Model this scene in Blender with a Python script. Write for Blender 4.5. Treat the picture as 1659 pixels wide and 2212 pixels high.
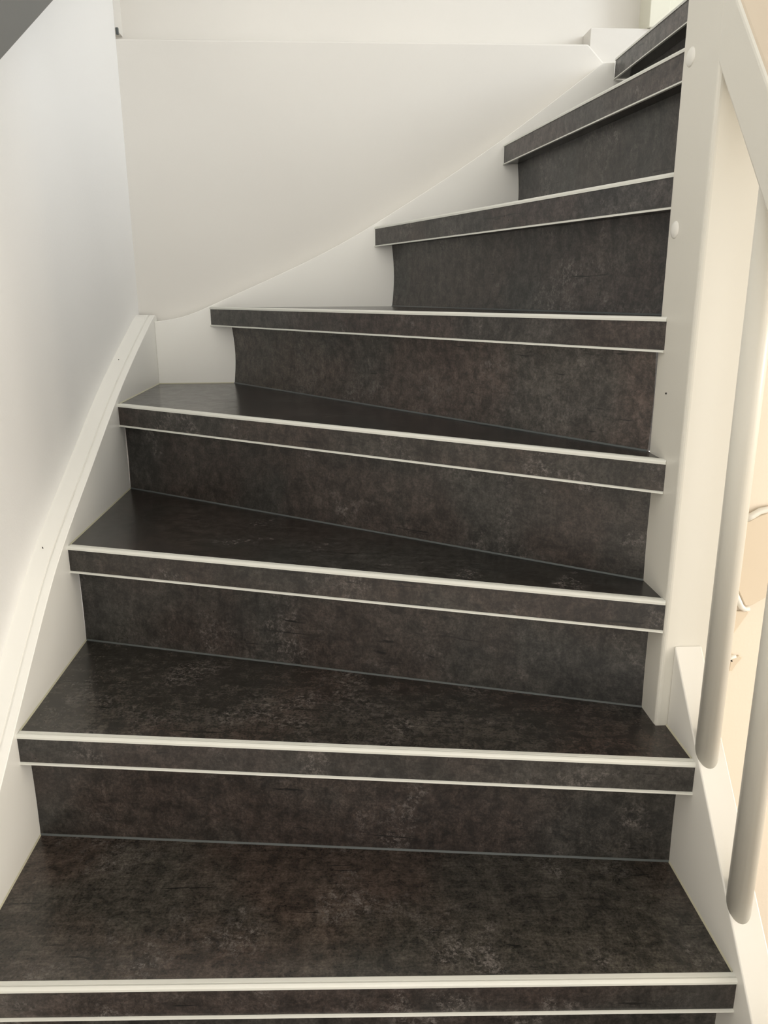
import bpy, bmesh, math
from mathutils import Vector, Matrix

for o in list(bpy.data.objects):
    bpy.data.objects.remove(o)
SC = bpy.context.scene
COL = SC.collection

# ------------------------------------------------------------------ camera
CZ = 0.8013
F_PX, PITCH, YAW, ROLL = 1711.16, 0.2716, 0.0501, -0.0045
cy, sy, cp, sp = math.cos(YAW), math.sin(YAW), math.cos(PITCH), math.sin(PITCH)
Fw = Vector((sy*cp, cy*cp, -sp)); Rt = Vector((cy, -sy, 0)); Up = Rt.cross(Fw)
cr, sr = math.cos(ROLL), math.sin(ROLL)
Rt, Up = cr*Rt + sr*Up, cr*Up - sr*Rt
cd = bpy.data.cameras.new('camera'); cam = bpy.data.objects.new('camera', cd); COL.objects.link(cam)
cd.sensor_fit = 'HORIZONTAL'; cd.sensor_width = 36.0; cd.lens = F_PX/1659*36.0; cd.clip_start = 0.02
M = Matrix.Identity(4)
for i, v in enumerate((Rt, Up, -Fw)):
    for j in range(3): M[j][i] = v[j]
M[2][3] = CZ
cam.matrix_world = M
SC.camera = cam

# ------------------------------------------------------------------ world, lights, exposure
W = bpy.data.worlds.new('world'); SC.world = W; W.use_nodes = True
W.node_tree.nodes['Background'].inputs[0].default_value = (1.0, 0.965, 0.90, 1)
W.node_tree.nodes['Background'].inputs[1].default_value = 1.0

def area(name, loc, target, size, power, color):
    l = bpy.data.lights.new(name, 'AREA'); l.shape = 'RECTANGLE'; l.size, l.size_y = size
    l.energy = power; l.color = color
    o = bpy.data.objects.new(name, l); COL.objects.link(o); o.location = loc
    o.rotation_euler = (Vector(target)-Vector(loc)).to_track_quat('-Z', 'Y').to_euler()
    return o
# daylight from the window over the upper landing, and the warm lit hallway downstairs on the right
area('landing_window_light', (2.6, 0.75, 2.1), (-0.5, 1.5, 1.0), (0.9, 0.9), 15, (0.86, 0.93, 1.0))
area('hallway_lamp_light', (3.3, -0.1, 0.55), (-0.4, 1.0, 0.3), (0.9, 0.9), 25, (1.0, 0.885, 0.735))
SC.view_settings.view_transform = 'Standard'
SC.view_settings.look = 'None'
SC.view_settings.gamma = 1.0
SC.view_settings.use_curve_mapping = False
SC.view_settings.exposure = 0.94

# ------------------------------------------------------------------ materials
def newmat(name):
    m = bpy.data.materials.new(name); m.use_nodes = True
    return m, m.node_tree.nodes, m.node_tree.links, m.node_tree.nodes['Principled BSDF']

def paint(name, col, rough=0.45, bump=0.03, scale=60, spec=0.4):
    m, n, l, b = newmat(name)
    tc = n.new('ShaderNodeTexCoord')
    nz = n.new('ShaderNodeTexNoise'); nz.inputs['Scale'].default_value = scale; nz.inputs['Detail'].default_value = 4
    nz2 = n.new('ShaderNodeTexNoise'); nz2.inputs['Scale'].default_value = 2.2; nz2.inputs['Detail'].default_value = 2
    l.new(tc.outputs['Object'], nz.inputs['Vector']); l.new(tc.outputs['Object'], nz2.inputs['Vector'])
    cr_ = n.new('ShaderNodeValToRGB')
    cr_.color_ramp.elements[0].position = .3; cr_.color_ramp.elements[1].position = .7
    cr_.color_ramp.elements[0].color = tuple(c*0.975 for c in col)+(1,)
    cr_.color_ramp.elements[1].color = tuple(min(1, c*1.015) for c in col)+(1,)
    l.new(nz2.outputs['Fac'], cr_.inputs['Fac']); l.new(cr_.outputs['Color'], b.inputs['Base Color'])
    bp_ = n.new('ShaderNodeBump'); bp_.inputs['Strength'].default_value = bump; bp_.inputs['Distance'].default_value = .002
    l.new(nz.outputs['Fac'], bp_.inputs['Height']); l.new(bp_.outputs['Normal'], b.inputs['Normal'])
    b.inputs['Roughness'].default_value = rough
    b.inputs['Specular IOR Level'].default_value = spec
    return m

def laminate(name, rot=0.0, seed=0.0, vertical=False, tint=(1, 1, 1)):
    """dark brown-black concrete-look vinyl: cloudy patches, fine speckle, short scratchy streaks, pale worn flecks"""
    m, n, l, b = newmat(name)
    tc = n.new('ShaderNodeTexCoord')
    mp = n.new('ShaderNodeMapping'); mp.inputs['Location'].default_value = (seed*3.1, seed*1.7, seed*.9)
    mp.inputs['Rotation'].default_value = (0, 0, rot)
    l.new(tc.outputs['Object'], mp.inputs['Vector'])
    def stretched(sx, sy_, sz):
        q = n.new('ShaderNodeMapping'); q.inputs['Scale'].default_value = (sx, sy_, sz)
        l.new(mp.outputs['Vector'], q.inputs['Vector']); return q
    def noise(src, scale, detail=6, rough=.6, dist=0.0):
        k = n.new('ShaderNodeTexNoise'); k.inputs['Scale'].default_value = scale
        k.inputs['Detail'].default_value = detail; k.inputs['Roughness'].default_value = rough
        k.inputs['Distortion'].default_value = dist
        l.new(src.outputs['Vector'], k.inputs['Vector']); return k
    def ramp(src, p0, p1, c0=(0, 0, 0), c1=(1, 1, 1)):
        r = n.new('ShaderNodeValToRGB'); e = r.color_ramp.elements
        e[0].position, e[1].position = p0, p1; e[0].color = c0+(1,); e[1].color = c1+(1,)
        l.new(src, r.inputs['Fac']); return r
    def mix(mode, fac, a, b_):
        x = n.new('ShaderNodeMix'); x.data_type = 'RGBA'; x.blend_type = mode
        if isinstance(fac, float): x.inputs[0].default_value = fac
        else: l.new(fac, x.inputs[0])
        for s, v in ((6, a), (7, b_)):
            if isinstance(v, tuple): x.inputs[s].default_value = v+(1,)
            else: l.new(v, x.inputs[s])
        return x.outputs[2]
    cloud = noise(mp, 4.2, 4, .6, .5)
    mid = noise(mp, 42, 9, .78, .5)
    fine = noise(mp, 260, 4, .8)
    st = noise(stretched(1, 8, 1) if not vertical else stretched(4, 4, 1), 22, 8, .75, .2)
    st2 = noise(stretched(7, 1, 1) if not vertical else stretched(1, 1, 6), 20, 8, .75, .2)
    hue = noise(mp, 3.6, 3, .5)
    D = lambda r, g, b_: (r*tint[0], g*tint[1], b_*tint[2])
    base = ramp(cloud.outputs['Fac'], .40, .64, D(.0235, .0205, .0182), D(.0470, .0430, .0385))
    huec = ramp(hue.outputs['Fac'], .44, .57, D(.0400, .0300, .0265), D(.0330, .0332, .0310))
    c = mix('MIX', .55, base.outputs['Color'], huec.outputs['Color'])
    midr = ramp(mid.outputs['Fac'], .41, .61, (.56, .56, .56), (1.75, 1.72, 1.70))
    c = mix('MULTIPLY', .9, c, midr.outputs['Color'])
    finer = ramp(fine.outputs['Fac'], .38, .62, (.60, .60, .60), (1.5, 1.5, 1.48))
    c = mix('MULTIPLY', .85, c, finer.outputs['Color'])
    str_ = ramp(st.outputs['Fac'], .40, .60, (.72, .71, .70), (1.20, 1.20, 1.20))
    c = mix('MULTIPLY', .8, c, str_.outputs['Color'])
    str2 = ramp(st2.outputs['Fac'], .36, .56, (.74, .73, .72), (1.10, 1.10, 1.10))
    c = mix('MULTIPLY', .6, c, str2.outputs['Color'])
    # clusters of pale worn flecks
    fl2 = ramp(noise(mp, 110, 8, .85, .15).outputs['Fac'], .50, .62)
    fl3 = ramp(noise(mp, 9.5, 3, .6, .4).outputs['Fac'], .54, .67)
    a = mix('MULTIPLY', 1.0, fl3.outputs['Color'], fl2.outputs['Color'])
    sep = n.new('ShaderNodeRGBToBW'); l.new(a, sep.inputs[0])
    c = mix('MIX', sep.outputs[0], c, (.175, .155, .143))
    # short dark scratches
    ck = ramp(noise(stretched(1.2, 16, 1.2) if not vertical else stretched(1.2, 1.2, 14), 7.5, 4, .6, .8).outputs['Fac'], .66, .70)
    sep2 = n.new('ShaderNodeRGBToBW'); l.new(ck.outputs['Color'], sep2.inputs[0])
    c = mix('MIX', sep2.outputs[0], c, (.008, .0075, .007))
    l.new(c, b.inputs['Base Color'])
    rr = ramp(mid.outputs['Fac'], .3, .7, (.40, .40, .40) if vertical else (.27, .27, .27), (.26, .26, .26) if vertical else (.17, .17, .17))
    l.new(rr.outputs['Color'], b.inputs['Roughness'])
    b.inputs['Specular IOR Level'].default_value = .5
    bp_ = n.new('ShaderNodeBump'); bp_.inputs['Strength'].default_value = .25 if vertical else .10; bp_.inputs['Distance'].default_value = .0006
    l.new(st.outputs['Fac'], bp_.inputs['Height']); l.new(bp_.outputs['Normal'], b.inputs['Normal'])
    return m

MAT = {
    'white': paint('white_satin_paint', (.765, .75, .70), .38, .04, 90),
    'string_white_lifted': paint('white_string_paint_lifted', (.92, .905, .855), .30, .05, 45),  # woodwork white for the strings, lightened to put extra light into the colour
    'post_white_dimmed': paint('white_newel_paint_dimmed', (.69, .67, .605), .30, .05, 45),  # same woodwork white, darkened so the railing's shade sits in the colour
    'wall': paint('white_wall_paint', (.87, .862, .845), .6, .12, 220, .3),
    'panel': paint('white_panel_paint', (.735, .71, .665), .5, .05, 150, .3),
    'cream': paint('cream_hall_wall_paint', (.76, .68, .58), .6, .1, 200, .3),
    'green_cream': paint('pale_landing_paint', (.76, .745, .63), .5, .04, 100),
    'alu': paint('pale_coated_aluminium', (.72, .72, .665), .33, .02, 200, .5),
    'rail': paint('dark_grey_paint', (.105, .108, .105), .4, .03, 80),
    'bead': paint('grey_sealant', (.085, .095, .095), .35, .02, 60),
    'bead_w': paint('ivory_sealant', (.55, .53, .40), .4, .02, 60),
    'dark': paint('dark_hole', (.03, .028, .025), .8, .0, 60),
    'tan': paint('tan_shade_paint', (.52, .445, .35), .4, .03, 60),  # dimmer light on the handrail's top face, painted in as tan
    'beige': paint('beige_ornament_paint', (.66, .57, .45), .55, .03, 60),
    'floor': paint('hall_floor', (.32, .27, .21), .4, .05, 20),
}

# ------------------------------------------------------------------ helpers
def link(name, bm, mat, parent=None, bevel=0.0, seg=2, smooth=False):
    bmesh.ops.recalc_face_normals(bm, faces=bm.faces)
    if bevel:
        es = [e for e in bm.edges if len(e.link_faces) == 2 and e.calc_face_angle(0) > math.radians(25)]
        bmesh.ops.bevel(bm, geom=es, offset=bevel, segments=seg, profile=.5, affect='EDGES', clamp_overlap=True)
    me = bpy.data.meshes.new(name); bm.to_mesh(me); bm.free()
    me.materials.append(mat)
    if smooth:
        for p in me.polygons: p.use_smooth = True
    o = bpy.data.objects.new(name, me); COL.objects.link(o)
    if parent: o.parent = parent
    return o

def prism(pts, axis, a, b, bm=None):
    """extrude a 2D polygon along an axis from a to b"""
    bm = bm or bmesh.new()
    def P(p, t):
        return {'z': (p[0], p[1], t), 'x': (t, p[0], p[1]), 'y': (p[0], t, p[1])}[axis]
    lo = [bm.verts.new(P(p, a)) for p in pts]; hi = [bm.verts.new(P(p, b)) for p in pts]
    n = len(pts)
    bm.faces.new(lo); bm.faces.new(hi[::-1])
    for i in range(n): bm.faces.new((lo[i], lo[(i+1) % n], hi[(i+1) % n], hi[i]))
    return bm

def box(x0, x1, y0, y1, z0, z1, bm=None):
    return prism([(x0, y0), (x1, y0), (x1, y1), (x0, y1)], 'z', z0, z1, bm)

def sweep(A, B, prof, inward, bm=None):
    """straight profile from A to B; prof = (d, z), d measured along 'inward' in plan"""
    bm = bm or bmesh.new()
    A, B, I = Vector(A), Vector(B), Vector(inward)
    r0 = [bm.verts.new(A + I*d + Vector((0, 0, z))) for d, z in prof]
    r1 = [bm.verts.new(B + I*d + Vector((0, 0, z))) for d, z in prof]
    n = len(prof)
    bm.faces.new(r0); bm.faces.new(r1[::-1])
    for i in range(n): bm.faces.new((r0[i], r0[(i+1) % n], r1[(i+1) % n], r1[i]))
    return bm

def inter(p, d, axis, v):
    """point on plan line p + t d where coordinate axis == v"""
    t = (v-p[axis])/d[axis]
    return Vector((p[0]+t*d[0], p[1]+t*d[1]))

def empty(name, loc, label, cat, group=None):
    o = bpy.data.objects.new(name, None); COL.objects.link(o); o.location = (0, 0, 0)
    o['label'] = label; o['category'] = cat
    if group: o['group'] = group
    o['_base'] = 0
    del o['_base']
    return o

def struct(name, bm, mat, label=None, **k):
    o = link(name, bm, mat, **k); o['kind'] = 'structure'
    if label: o['label'] = label
    return o

def smooth_line(pts, n=8):
    """Catmull-Rom through 2D points"""
    out = []
    P = [pts[0]] + list(pts) + [pts[-1]]
    for i in range(1, len(P)-2):
        p0, p1, p2, p3 = (Vector(q) for q in P[i-1:i+3])
        for k in range(n):
            t = k/n
            out.append(.5*((2*p1) + (p2-p0)*t + (2*p0-5*p1+4*p2-p3)*t*t + (3*p1-p0-3*p2+p3)*t**3))
    out.append(Vector(pts[-1]))
    return [tuple(v) for v in out]

H = .19; T = .0414; XL, XR, XP, YB = -.474, .4583, .4413, 2.0816
X_WALL, Y_PANEL, Y_REC = -.520, 2.121, 2.19
YW = 1.12                                             # face of the wall under the upper flight

# ------------------------------------------------------------------ setting
struct('wall_left', prism([(-1.6, -.8), (Y_PANEL, -.8), (Y_PANEL, 2.75), (-1.6, 2.75)], 'x', X_WALL-.12, X_WALL, None), MAT['wall'],
       'white painted wall along the left side of the stairs')
struct('trim_1', box(X_WALL-.12, X_WALL+.0005, Y_PANEL, Y_REC+.1, 1.3985, 2.75), MAT['panel'],
       'narrow white return of the left wall above the back ledge')
# panelled half wall behind the winders: flat board with a level ledge and a slanted right end
bm = prism([(X_WALL-.05, .3), (.70, .3), (.70, 1.30), (.645, 1.3385), (.607, 1.3755), (X_WALL-.05, 1.3765)], 'y', Y_PANEL, Y_REC+.1)
struct('wall_back', bm, MAT['panel'], 'white half wall behind the winding steps with a level ledge', bevel=.0040, seg=2)
struct('wall_back_upper', box(X_WALL-.1, .76, Y_REC, Y_REC+.12, 1.3775, 2.75), MAT['panel'], 'bright white recessed wall above the ledge')
struct('trim_2', prism([(Y_REC-.012, 1.3767), (Y_REC, 1.3767), (Y_REC, 1.392), (Y_REC-.003, 1.392), (Y_REC-.011, 1.383)], 'x', X_WALL+.012, .605), MAT['panel'],
       'thin white bead along the back of the ledge')
struct('trim_3', box(X_WALL+.0006, X_WALL+.006, Y_PANEL+.004, Y_PANEL+.012, 1.387, 1.401), MAT['bead'], 'small dark gap at the left end of the ledge')
struct('baseboard_back', prism([(.612, 1.36), (.612, 1.412), (.7995, 1.412), (.7995, 1.27), (.66, 1.27)], 'y', Y_PANEL+.006, Y_REC), MAT['panel'],
       'white skirting board beside the slanted end of the half wall', bevel=.0012)
struct('trim_4', box(.751, .7995, Y_PANEL-.004, Y_REC+.02, 1.4125, 2.75), MAT['green_cream'], 'pale door casing on the upper landing', bevel=.0015)
struct('door_1', box(.803, 1.75, Y_PANEL+.008, Y_REC, 1.331, 2.75), MAT['green_cream'], 'pale door leaf at the edge of the upper landing')
struct('wall_right', box(.5145, 3.6, YW, YW+.0115, -.76, 1.29), MAT['cream'], 'cream lit hall wall beyond the balusters')
struct('ceiling', box(X_WALL-.12, 3.6, -1.6, Y_REC+.12, 2.75, 2.85), MAT['wall'], 'white ceiling high over the stairwell')
struct('ceiling_hall', box(.60, 3.6, -1.8, YW, 1.24, 1.325), MAT['wall'], 'hall ceiling under the upper landing')
struct('floor', box(-.8, 3.6, -1.8, 1.2, -.80, -.76), MAT['floor'], 'hall floor below the stairs')

# ------------------------------------------------------------------ staircase
stairs = empty('staircase', (0, 0, 0), 'winding staircase of dark stone-look vinyl steps with pale nosing strips and white strings', 'staircase')

NOSE = {  # plan ends of each nosing front, left and right (before being housed in the strings)
    -3: ((XL, .045), (XR, .020)), -2: ((XL, .288), (XR, .262)), -1: ((XL, .530), (XR, .502)),
    0: ((XL, .7790), (XR, .7412)), 1: ((XL, 1.0270), (XR, .9020)), 2: ((XL, 1.3095), (XP, 1.0040)),
    3: ((XL, 1.6900), (XP, 1.0465)), 4: ((-.3321, YB), (XP, 1.0878)), 5: ((.0855, YB-.0005), (.4530, 1.148)),
    6: ((.4022, YB-.0005), (.511, 1.292)), 7: ((.6635, YB-.0005), (.6645, 1.50)),
}
BASE = {  # plan ends of the foot of the riser that stands on tread k
    -3: ((XL, .318), (XR, .292)), -2: ((XL, .560), (XR, .532)), -1: ((XL, .812), (XR, .774)),
    0: ((XL, 1.0589), (XR, .9469)), 1: ((XL, 1.3481), (XP, 1.0528)), 2: ((XL, 1.7277), (XP, 1.0891)),
    3: ((-.281, YB), (XP, 1.1165)), 4: ((.1274, YB), (.495, YW+.045)), 5: ((.4370, YB), (.5475, 1.276)), 6: ((.700, YB), (.701, 1.5)),
}
def clip_ends(k, seg, over=.0):
    """run the right-hand end of the upper treads on to the wall under the upper flight"""
    a, b = Vector(seg[0]), Vector(seg[1])
    if k >= 5:
        b = inter(a, b-a, 1, YW+.012)
    return a, b

def seg_back(k):
    a, b = Vector(BASE[k][0]), Vector(BASE[k][1])
    if k >= 4: b = inter(a, b-a, 1, YW+.012)
    return a, b

# per-step tints: how light falls on each step is put into the vinyl colour
TONE_R = {1: (.95, .93, .92), 4: (1.45, 1.38, 1.36), 5: (1.05, 1.06, 1.08), 6: (.78, .78, .81)}
TONE_T = {0: (1.22, 1.16, 1.08), 1: (.98, .93, .89), 3: (.50, .50, .52), 2: (.75, .74, .74)}
TONE_N = {2: (.80, .76, .74), 3: (.90, .86, .84), 4: (1.0, .96, .97), 5: (1.0, .97, 1.02), 6: (1.08, 1.04, 1.10), 7: (1.35, 1.30, 1.36)}
lam = {}
for k in range(-3, 8):
    a, b = NOSE[k]
    ang = math.atan2(b[1]-a[1], b[0]-a[0])
    tint = TONE_R.get(k, (1, 1, 1)); nt = TONE_N.get(k, (.9, .885, .9))
    lam[k] = (laminate('dark_vinyl_tread', -ang, k*1.37+5, False, TONE_T.get(k, (.92, .90, .87))),
              laminate('dark_vinyl_riser', -ang, k*2.11+9, True, tint),
              laminate('dark_vinyl_nosing', -ang, k*.77+3, True, nt))

STRIP = [(-.0016, .0000), (-.0018, .0032), (-.0008, .0052), (.0012, .0064), (.0032, .0060), (.0040, .0048),
         (.0048, .0060), (.0100, .0061), (.0112, .0053), (.0112, .0045), (.0, .0045), (.0, .0)]
LOWER = [(-.0026, -T), (-.0026, -T+.0024), (-.0006, -T+.0032), (.0030, -T+.0032), (.0030, -T+.0008), (.0022, -T)]

for k in range(-3, 8):
    z = k*H
    a, b = clip_ends(k, NOSE[k])
    d = (b-a).normalized(); inw = Vector((-d.y, d.x))        # up the stairs
    if k < 7:
        ra, rb = seg_back(k)
        ra2, rb2 = ra+inw*.012, rb+inw*.012
    mt, mr, mn = lam[k]
    top = z+.0046
    if k == 7:
        poly = [(a.x, a.y), (b.x, b.y), (2.4, b.y), (2.4, a.y)]
    elif k == 3:
        poly = [tuple(a), tuple(b), (XP+.003, b.y), (XP+.003, rb2.y), tuple(ra2), (XL, YB)]
        poly = [tuple(a), (b.x+.002, b.y), (b.x+.002, rb.y+.01), (ra.x, YB+.002), (XL, YB+.002)]
    elif k == 2:
        poly = [tuple(a), tuple(b), (XP+.002, rb.y+.01), (XL, ra.y+.012)]
    elif k == 1:   # wraps the foot of the newel post
        poly = [tuple(a), (XR+.002, b.y-.001), (XR+.002, .9995), (XP+.0005, .9995), (XP+.0005, rb.y+.012), (XL, ra.y+.012)]
    else:
        poly = [tuple(a), tuple(b), tuple(rb2), tuple(ra2)]
    # the slab stands a hair behind the nosing band that faces it
    n0 = Vector(poly[0])+inw*.0016; n1 = Vector(poly[1])+inw*.0016
    poly[0], poly[1] = tuple(n0), tuple(n1)
    tr = link('tread' if k < 7 else 'landing', prism(poly, 'z', z-T+.0022, top), mt, stairs)
    zA, zB = (a.x, a.y, z), (b.x, b.y, z)
    I3 = (inw.x, inw.y, 0)
    link('nosing_band', sweep(zA, zB, [(0, .0004), (.0016, .0004), (.0016, -T+.0030), (0, -T+.0030)], I3), mn, tr)
    s = link('nosing_strip', sweep(zA, zB, STRIP, I3), MAT['alu'], tr); s['label'] = 'pale grooved metal strip along the top edge'
    s = link('lower_strip', sweep(zA, zB, LOWER, I3), MAT['alu'], tr); s['label'] = 'thin pale strip along the bottom edge'

# risers: riser of tread k+1 stands on tread k; a slight hollow as in laid vinyl
def riser(k):
    ra, rb = seg_back(k)
    d = (rb-ra).normalized(); inw = Vector((-d.y, d.x, 0))
    z0 = k*H+.0047; z1 = (k+1)*H-T+.0021
    prof = []
    N = 8
    for i in range(N+1):
        t = i/N
        prof.append((.0045*math.sin(math.pi*min(1, t*1.0))*(1 if k >= 3 else .35), z0+(z1-z0)*t))
    prof += [(.016, z1), (.016, z0)]
    o = link('riser', sweep((ra.x, ra.y, 0), (rb.x, rb.y, 0), prof, inw), lam[k+1][1], stairs)
    bead = [(-.0022, z0), (.0006, z0), (.0006, z0+.0026), (-.0006, z0+.0018)]
    s = link('sealant_bead', sweep((ra.x, ra.y, 0), (rb.x, rb.y, 0), bead, inw), MAT['bead'], o)
    s['label'] = 'thin grey sealant line at the foot of the riser'
for k in range(-3, 7): riser(k)

# left wall string with a stepped cap
LS = smooth_line([(-.05, -.62), (.40, -.275), (.70, -.045), (.96, .155), (1.03, .209), (1.193, .331), (1.30, .3975), (1.488, .4905), (1.74, .6110), (2.051, .7325), (YB+.03, .744)], 6)
bm = bmesh.new()
rings = []
for y, z in LS:
    sec = [(XL, z-.42), (XL, z-.0012), (XL-.0012, z), (XL-.0125, z), (XL-.0132, z-.0028), (XL-.0152, z-.0028), (XL-.0162, z+.0010), (X_WALL, z+.0010), (X_WALL, z-.42)]
    rings.append([bm.verts.new((x, y, zz)) for x, zz in sec])
for r0, r1 in zip(rings, rings[1:]):
    for i in range(len(r0)):
        j = (i+1) % len(r0); bm.faces.new((r0[i], r0[j], r1[j], r1[i]))
bm.faces.new(rings[0]); bm.faces.new(rings[-1][::-1])
ls = link('wall_string', bm, MAT['string_white_lifted'], stairs); ls['label'] = 'white string board against the left wall with a grooved cap'
# back string
BS = smooth_line([(XL, .7300), (-.431, .736), (-.385, .747), (-.331, .7685)], 6)[:-1] + smooth_line([(-.331, .7685), (-.042, .895), (.178, 1.018), (.398, 1.157), (.634, 1.3255)], 6) + [(.6625, 1.3262)]
pts = BS + [(.6625, 1.2885), (.715, 1.2885), (.715, 1.00), (.2, .60), (XL, .40)]
bs = link('wall_string', prism(pts, 'y', YB, Y_PANEL), MAT['string_white_lifted'], stairs, bevel=.0012, seg=1)
bs['label'] = 'white string board rising to the right along the back wall'
# fascia filling below landing, behind risers 6/7
# right outer string
RS = [(YW-.115-.0005, .3255), (.70, -.0175), (.45, -.235), (.05, -.56)]
RS = [(.9996, .3195), (.70, -.0175), (.45, -.235), (.05, -.56)]
pts = RS + [(.05, -.76), (.62, -.40), (.9996, -.06)]
rs = link('outer_string', prism(pts, 'x', XR, XR+.0385), MAT['white'], stairs, bevel=.0018)
rs['label'] = 'white outer string board carrying the balusters'
# ivory sealant where treads meet the strings
for k in range(-1, 4):
    z = k*H+.0046
    y0 = NOSE[k][0][1]+.012; y1 = BASE[k][0][1] if k < 3 else YB
    link('edge_sealant', prism([(XL, z), (XL+.0016, z), (XL, z+.0022)], 'y', y0, y1), MAT['bead_w'], stairs)
    if k < 2:
        y1 = BASE[k][1][1] if k < 1 else .9995
        link('edge_sealant', prism([(XR, z), (XR-.0016, z), (XR, z+.0022)], 'y', NOSE[k][1][1]+.012, y1), MAT['bead_w'], stairs)
link('edge_sealant', prism([(YB, 3*H+.0046), (YB-.0016, 3*H+.0046), (YB, 3*H+.0068)], 'x', XL, -.283), MAT['bead_w'], stairs)
# nail holes on the left cap
def disc(name, c, nrm, r, h, mat, parent, seg=12):
    bm = bmesh.new()
    bmesh.ops.create_cone(bm, cap_ends=True, segments=seg, radius1=r, radius2=r*.85, depth=h)
    q = Vector(nrm).to_track_quat('Z', 'Y').to_matrix().to_4x4()
    bmesh.ops.transform(bm, matrix=Matrix.Translation(c) @ q, verts=bm.verts)
    return link(name, bm, mat, parent)
for y, z in ((1.285, .392), (1.845, .655)):
    disc('nail_hole', (-.506, y, z-.0006), (0, -.5, .86), .0009, .004, MAT['dark'], ls, 8)

# ------------------------------------------------------------------ railing
rail = empty('stair_railing', (0, 0, 0), 'white wooden railing with a square newel post, round balusters and sloping handrail', 'railing')
post = link('newel_post', box(XP, .5135, 1.0, 1.1125, -.40, 1.75), MAT['post_white_dimmed'], rail, bevel=.006, seg=4, smooth=False)
post['label'] = 'square white newel post at the inner corner'
for p in post.data.polygons: p.use_smooth = False
for (y, z) in ((1.0855, 1.082), (1.0875, .878)):
    bm = bmesh.new()
    bmesh.ops.create_uvsphere(bm, u_segments=24, v_segments=12, radius=1)
    bmesh.ops.transform(bm, matrix=Matrix.Translation((XP+.0005, y, z)) @ Matrix.Diagonal((.0042, .0125, .0115, 1)), verts=bm.verts)
    c = link('screw_cap', bm, MAT['white'], post, smooth=True); c['label'] = 'small round white screw cap'
disc('nail_hole', (XP-.0004, 1.067, .665), (-1, 0, 0), .0014, .002, MAT['dark'], post, 8)
# handrail: sloping board with rounded edges, housed in the post
SL = 1.165
def hl(y): return 1.045-(.999-y)*SL
y0, y1 = .10, 1.012
# (housed in the newel post)
hr = link('handrail', prism([(y0, hl(y0)), (y1, hl(y1)), (y1, hl(y1)+.099), (y0, hl(y0)+.099)], 'x', XP+.0002, .5130), MAT['post_white_dimmed'], rail, bevel=.005, seg=3)
hr['label'] = 'thick sloping white handrail with shade painted tan on its top face'
hr.data.materials.append(MAT['tan'])
for p in hr.data.polygons:
    if p.normal.z > .6: p.material_index = 1
def rs_top(y):
    for (ya, za), (yb, zb) in zip(RS, RS[1:]):
        if yb <= y <= ya: return zb+(za-zb)*(y-yb)/(ya-yb)
for i in range(7):
    by = .9040-.1205*i; r = .0150; xc = .4725
    bm = bmesh.new(); n = 32; lo = []; hi = []
    for j in range(n):
        t = 2*math.pi*j/n; x = xc+r*math.cos(t); y = by+r*math.sin(t)
        lo.append(bm.verts.new((x, y, (rs_top(y) or rs_top(by))-.0005))); hi.append(bm.verts.new((x, y, hl(y)+.001)))
    bm.faces.new(lo); bm.faces.new(hi[::-1])
    for j in range(n): bm.faces.new((lo[j], lo[(j+1) % n], hi[(j+1) % n], hi[j]))
    o = link('baluster', bm, MAT['post_white_dimmed'], rail)
    for p in o.data.polygons: p.use_smooth = len(p.vertices) == 4

# ------------------------------------------------------------------ dark rail on the left wall
def wall_rail():
    t = empty('wall_handrail', (0, 0, 0), 'dark grey sloping handrail at the top left corner', 'handrail')
    ye = [(.30, .0), (1.75, .0)]
    f = lambda y: 1.131+(y-1.255)*.59
    bm = prism([(.30, f(.30)), (2.05, f(2.05)), (2.05, f(2.05)+.085), (.30, f(.30)+.085)], 'x', -.485, -.447)
    link('rail', bm, MAT['rail'], t, bevel=.004, seg=3)
    for y in (.42, 1.97):
        bm = box(-.4845, -.463, y-.012, y+.012, f(y)-.028, f(y)+.012)
        box(X_WALL+.006, -.463, y-.012, y+.012, f(y)-.040, f(y)-.028, bm)
        box(X_WALL, X_WALL+.006, y-.022, y+.022, f(y)-.075, f(y)-.005, bm)
        link('bracket', bm, MAT['rail'], t)
wall_rail()

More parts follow.
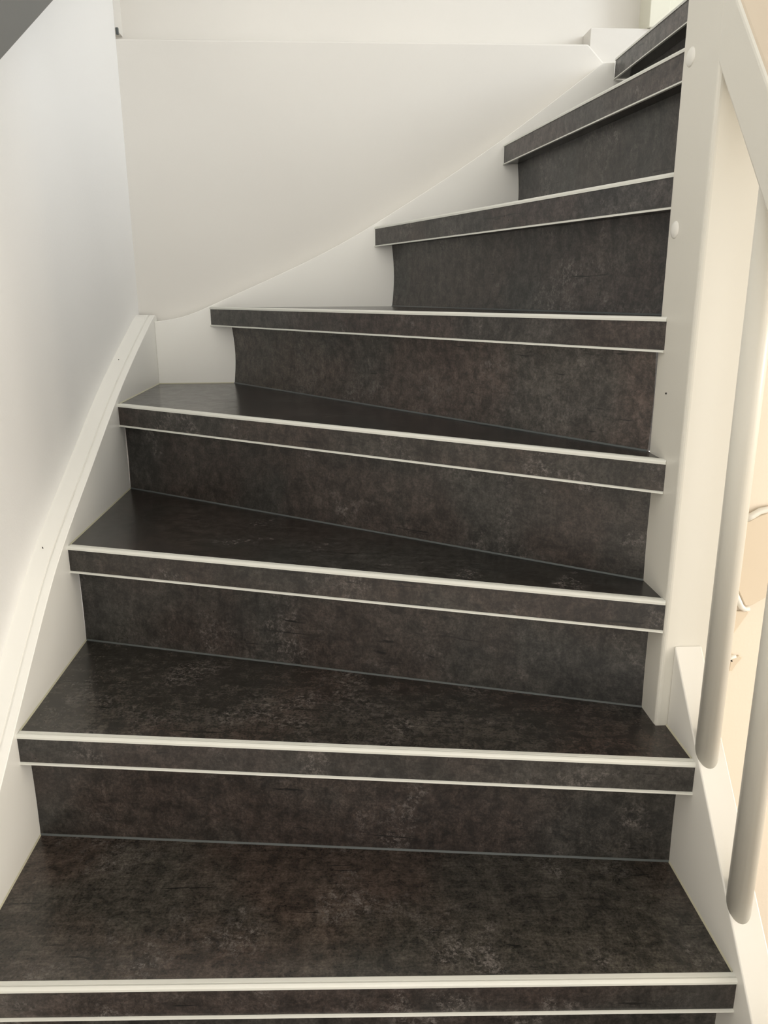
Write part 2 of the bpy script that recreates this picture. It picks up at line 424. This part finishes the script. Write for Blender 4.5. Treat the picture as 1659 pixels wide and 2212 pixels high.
# ------------------------------------------------------------------ ornament on the hall wall
def ornament():
    t = empty('wall_ornament', (0, 0, 0), 'white and beige leaf-shaped wall ornament seen behind the balusters', 'wall ornament')
    # outlines in metres on the wall plane (x, z)
    big = [(.596, .4695), (.606, .4665), (.611, .4695), (.6205, .4745), (.632, .4790), (.655, .4800), (.664, .42), (.652, .345), (.627, .3295), (.616, .3285), (.603, .3525), (.592, .372), (.588, .42)]
    link('leaf', prism(big, 'y', YW-.006, YW), MAT['beige'], t, bevel=.0015, seg=1)
    small = [(.588, .324), (.600, .320), (.612, .3200), (.624, .3170), (.608, .2890), (.6005, .2760), (.6000, .2580), (.590, .2480), (.586, .2800)]
    link('leaf', prism(small, 'y', YW-.005, YW), MAT['beige'], t, bevel=.0012, seg=1)
    tiny = [(.6045, .2360), (.6175, .2440), (.6235, .2400), (.6140, .2260), (.6100, .2170), (.6040, .2170)]
    link('leaf', prism(tiny, 'y', YW-.004, YW), MAT['beige'], t, bevel=.0010, seg=1)
    def tube(pts, r0, r1):
        bm = bmesh.new(); rings = []; n = 12
        for i, p in enumerate(pts):
            q = Vector(pts[min(i+1, len(pts)-1)])-Vector(pts[max(i-1, 0)]); q.normalize()
            u = Vector((0, 1, 0)); v = q.cross(u); r = r0+(r1-r0)*i/(len(pts)-1)
            rings.append([bm.verts.new(Vector(p)+u*r*math.cos(2*math.pi*j/n)+v*r*math.sin(2*math.pi*j/n)) for j in range(n)])
        for a, b in zip(rings, rings[1:]):
            for j in range(n): bm.faces.new((a[j], a[(j+1) % n], b[(j+1) % n], b[j]))
        bm.faces.new(rings[0]); bm.faces.new(rings[-1][::-1])
        return bm
    y = YW-.006
    link('stem', tube([(.600, y, .470), (.609, y, .4745), (.620, y, .4815), (.636, y, .4850), (.660, y, .4865)], .0055, .0045), MAT['white'], t, smooth=True)
    link('stem', tube([(.590, y, .366), (.600, y, .345), (.610, y, .3275), (.616, y, .3235), (.623, y, .3245)], .0055, .0035), MAT['white'], t, smooth=True)
    link('stem', tube([(.592, y, .225), (.597, y, .234), (.603, y, .2420), (.611, y, .2440)], .0050, .0028), MAT['white'], t, smooth=True)
    disc('pin', (.6025, YW-.0112, .2385), (0, -1, 0), .0014, .002, MAT['dark'], t, 8)
ornament()
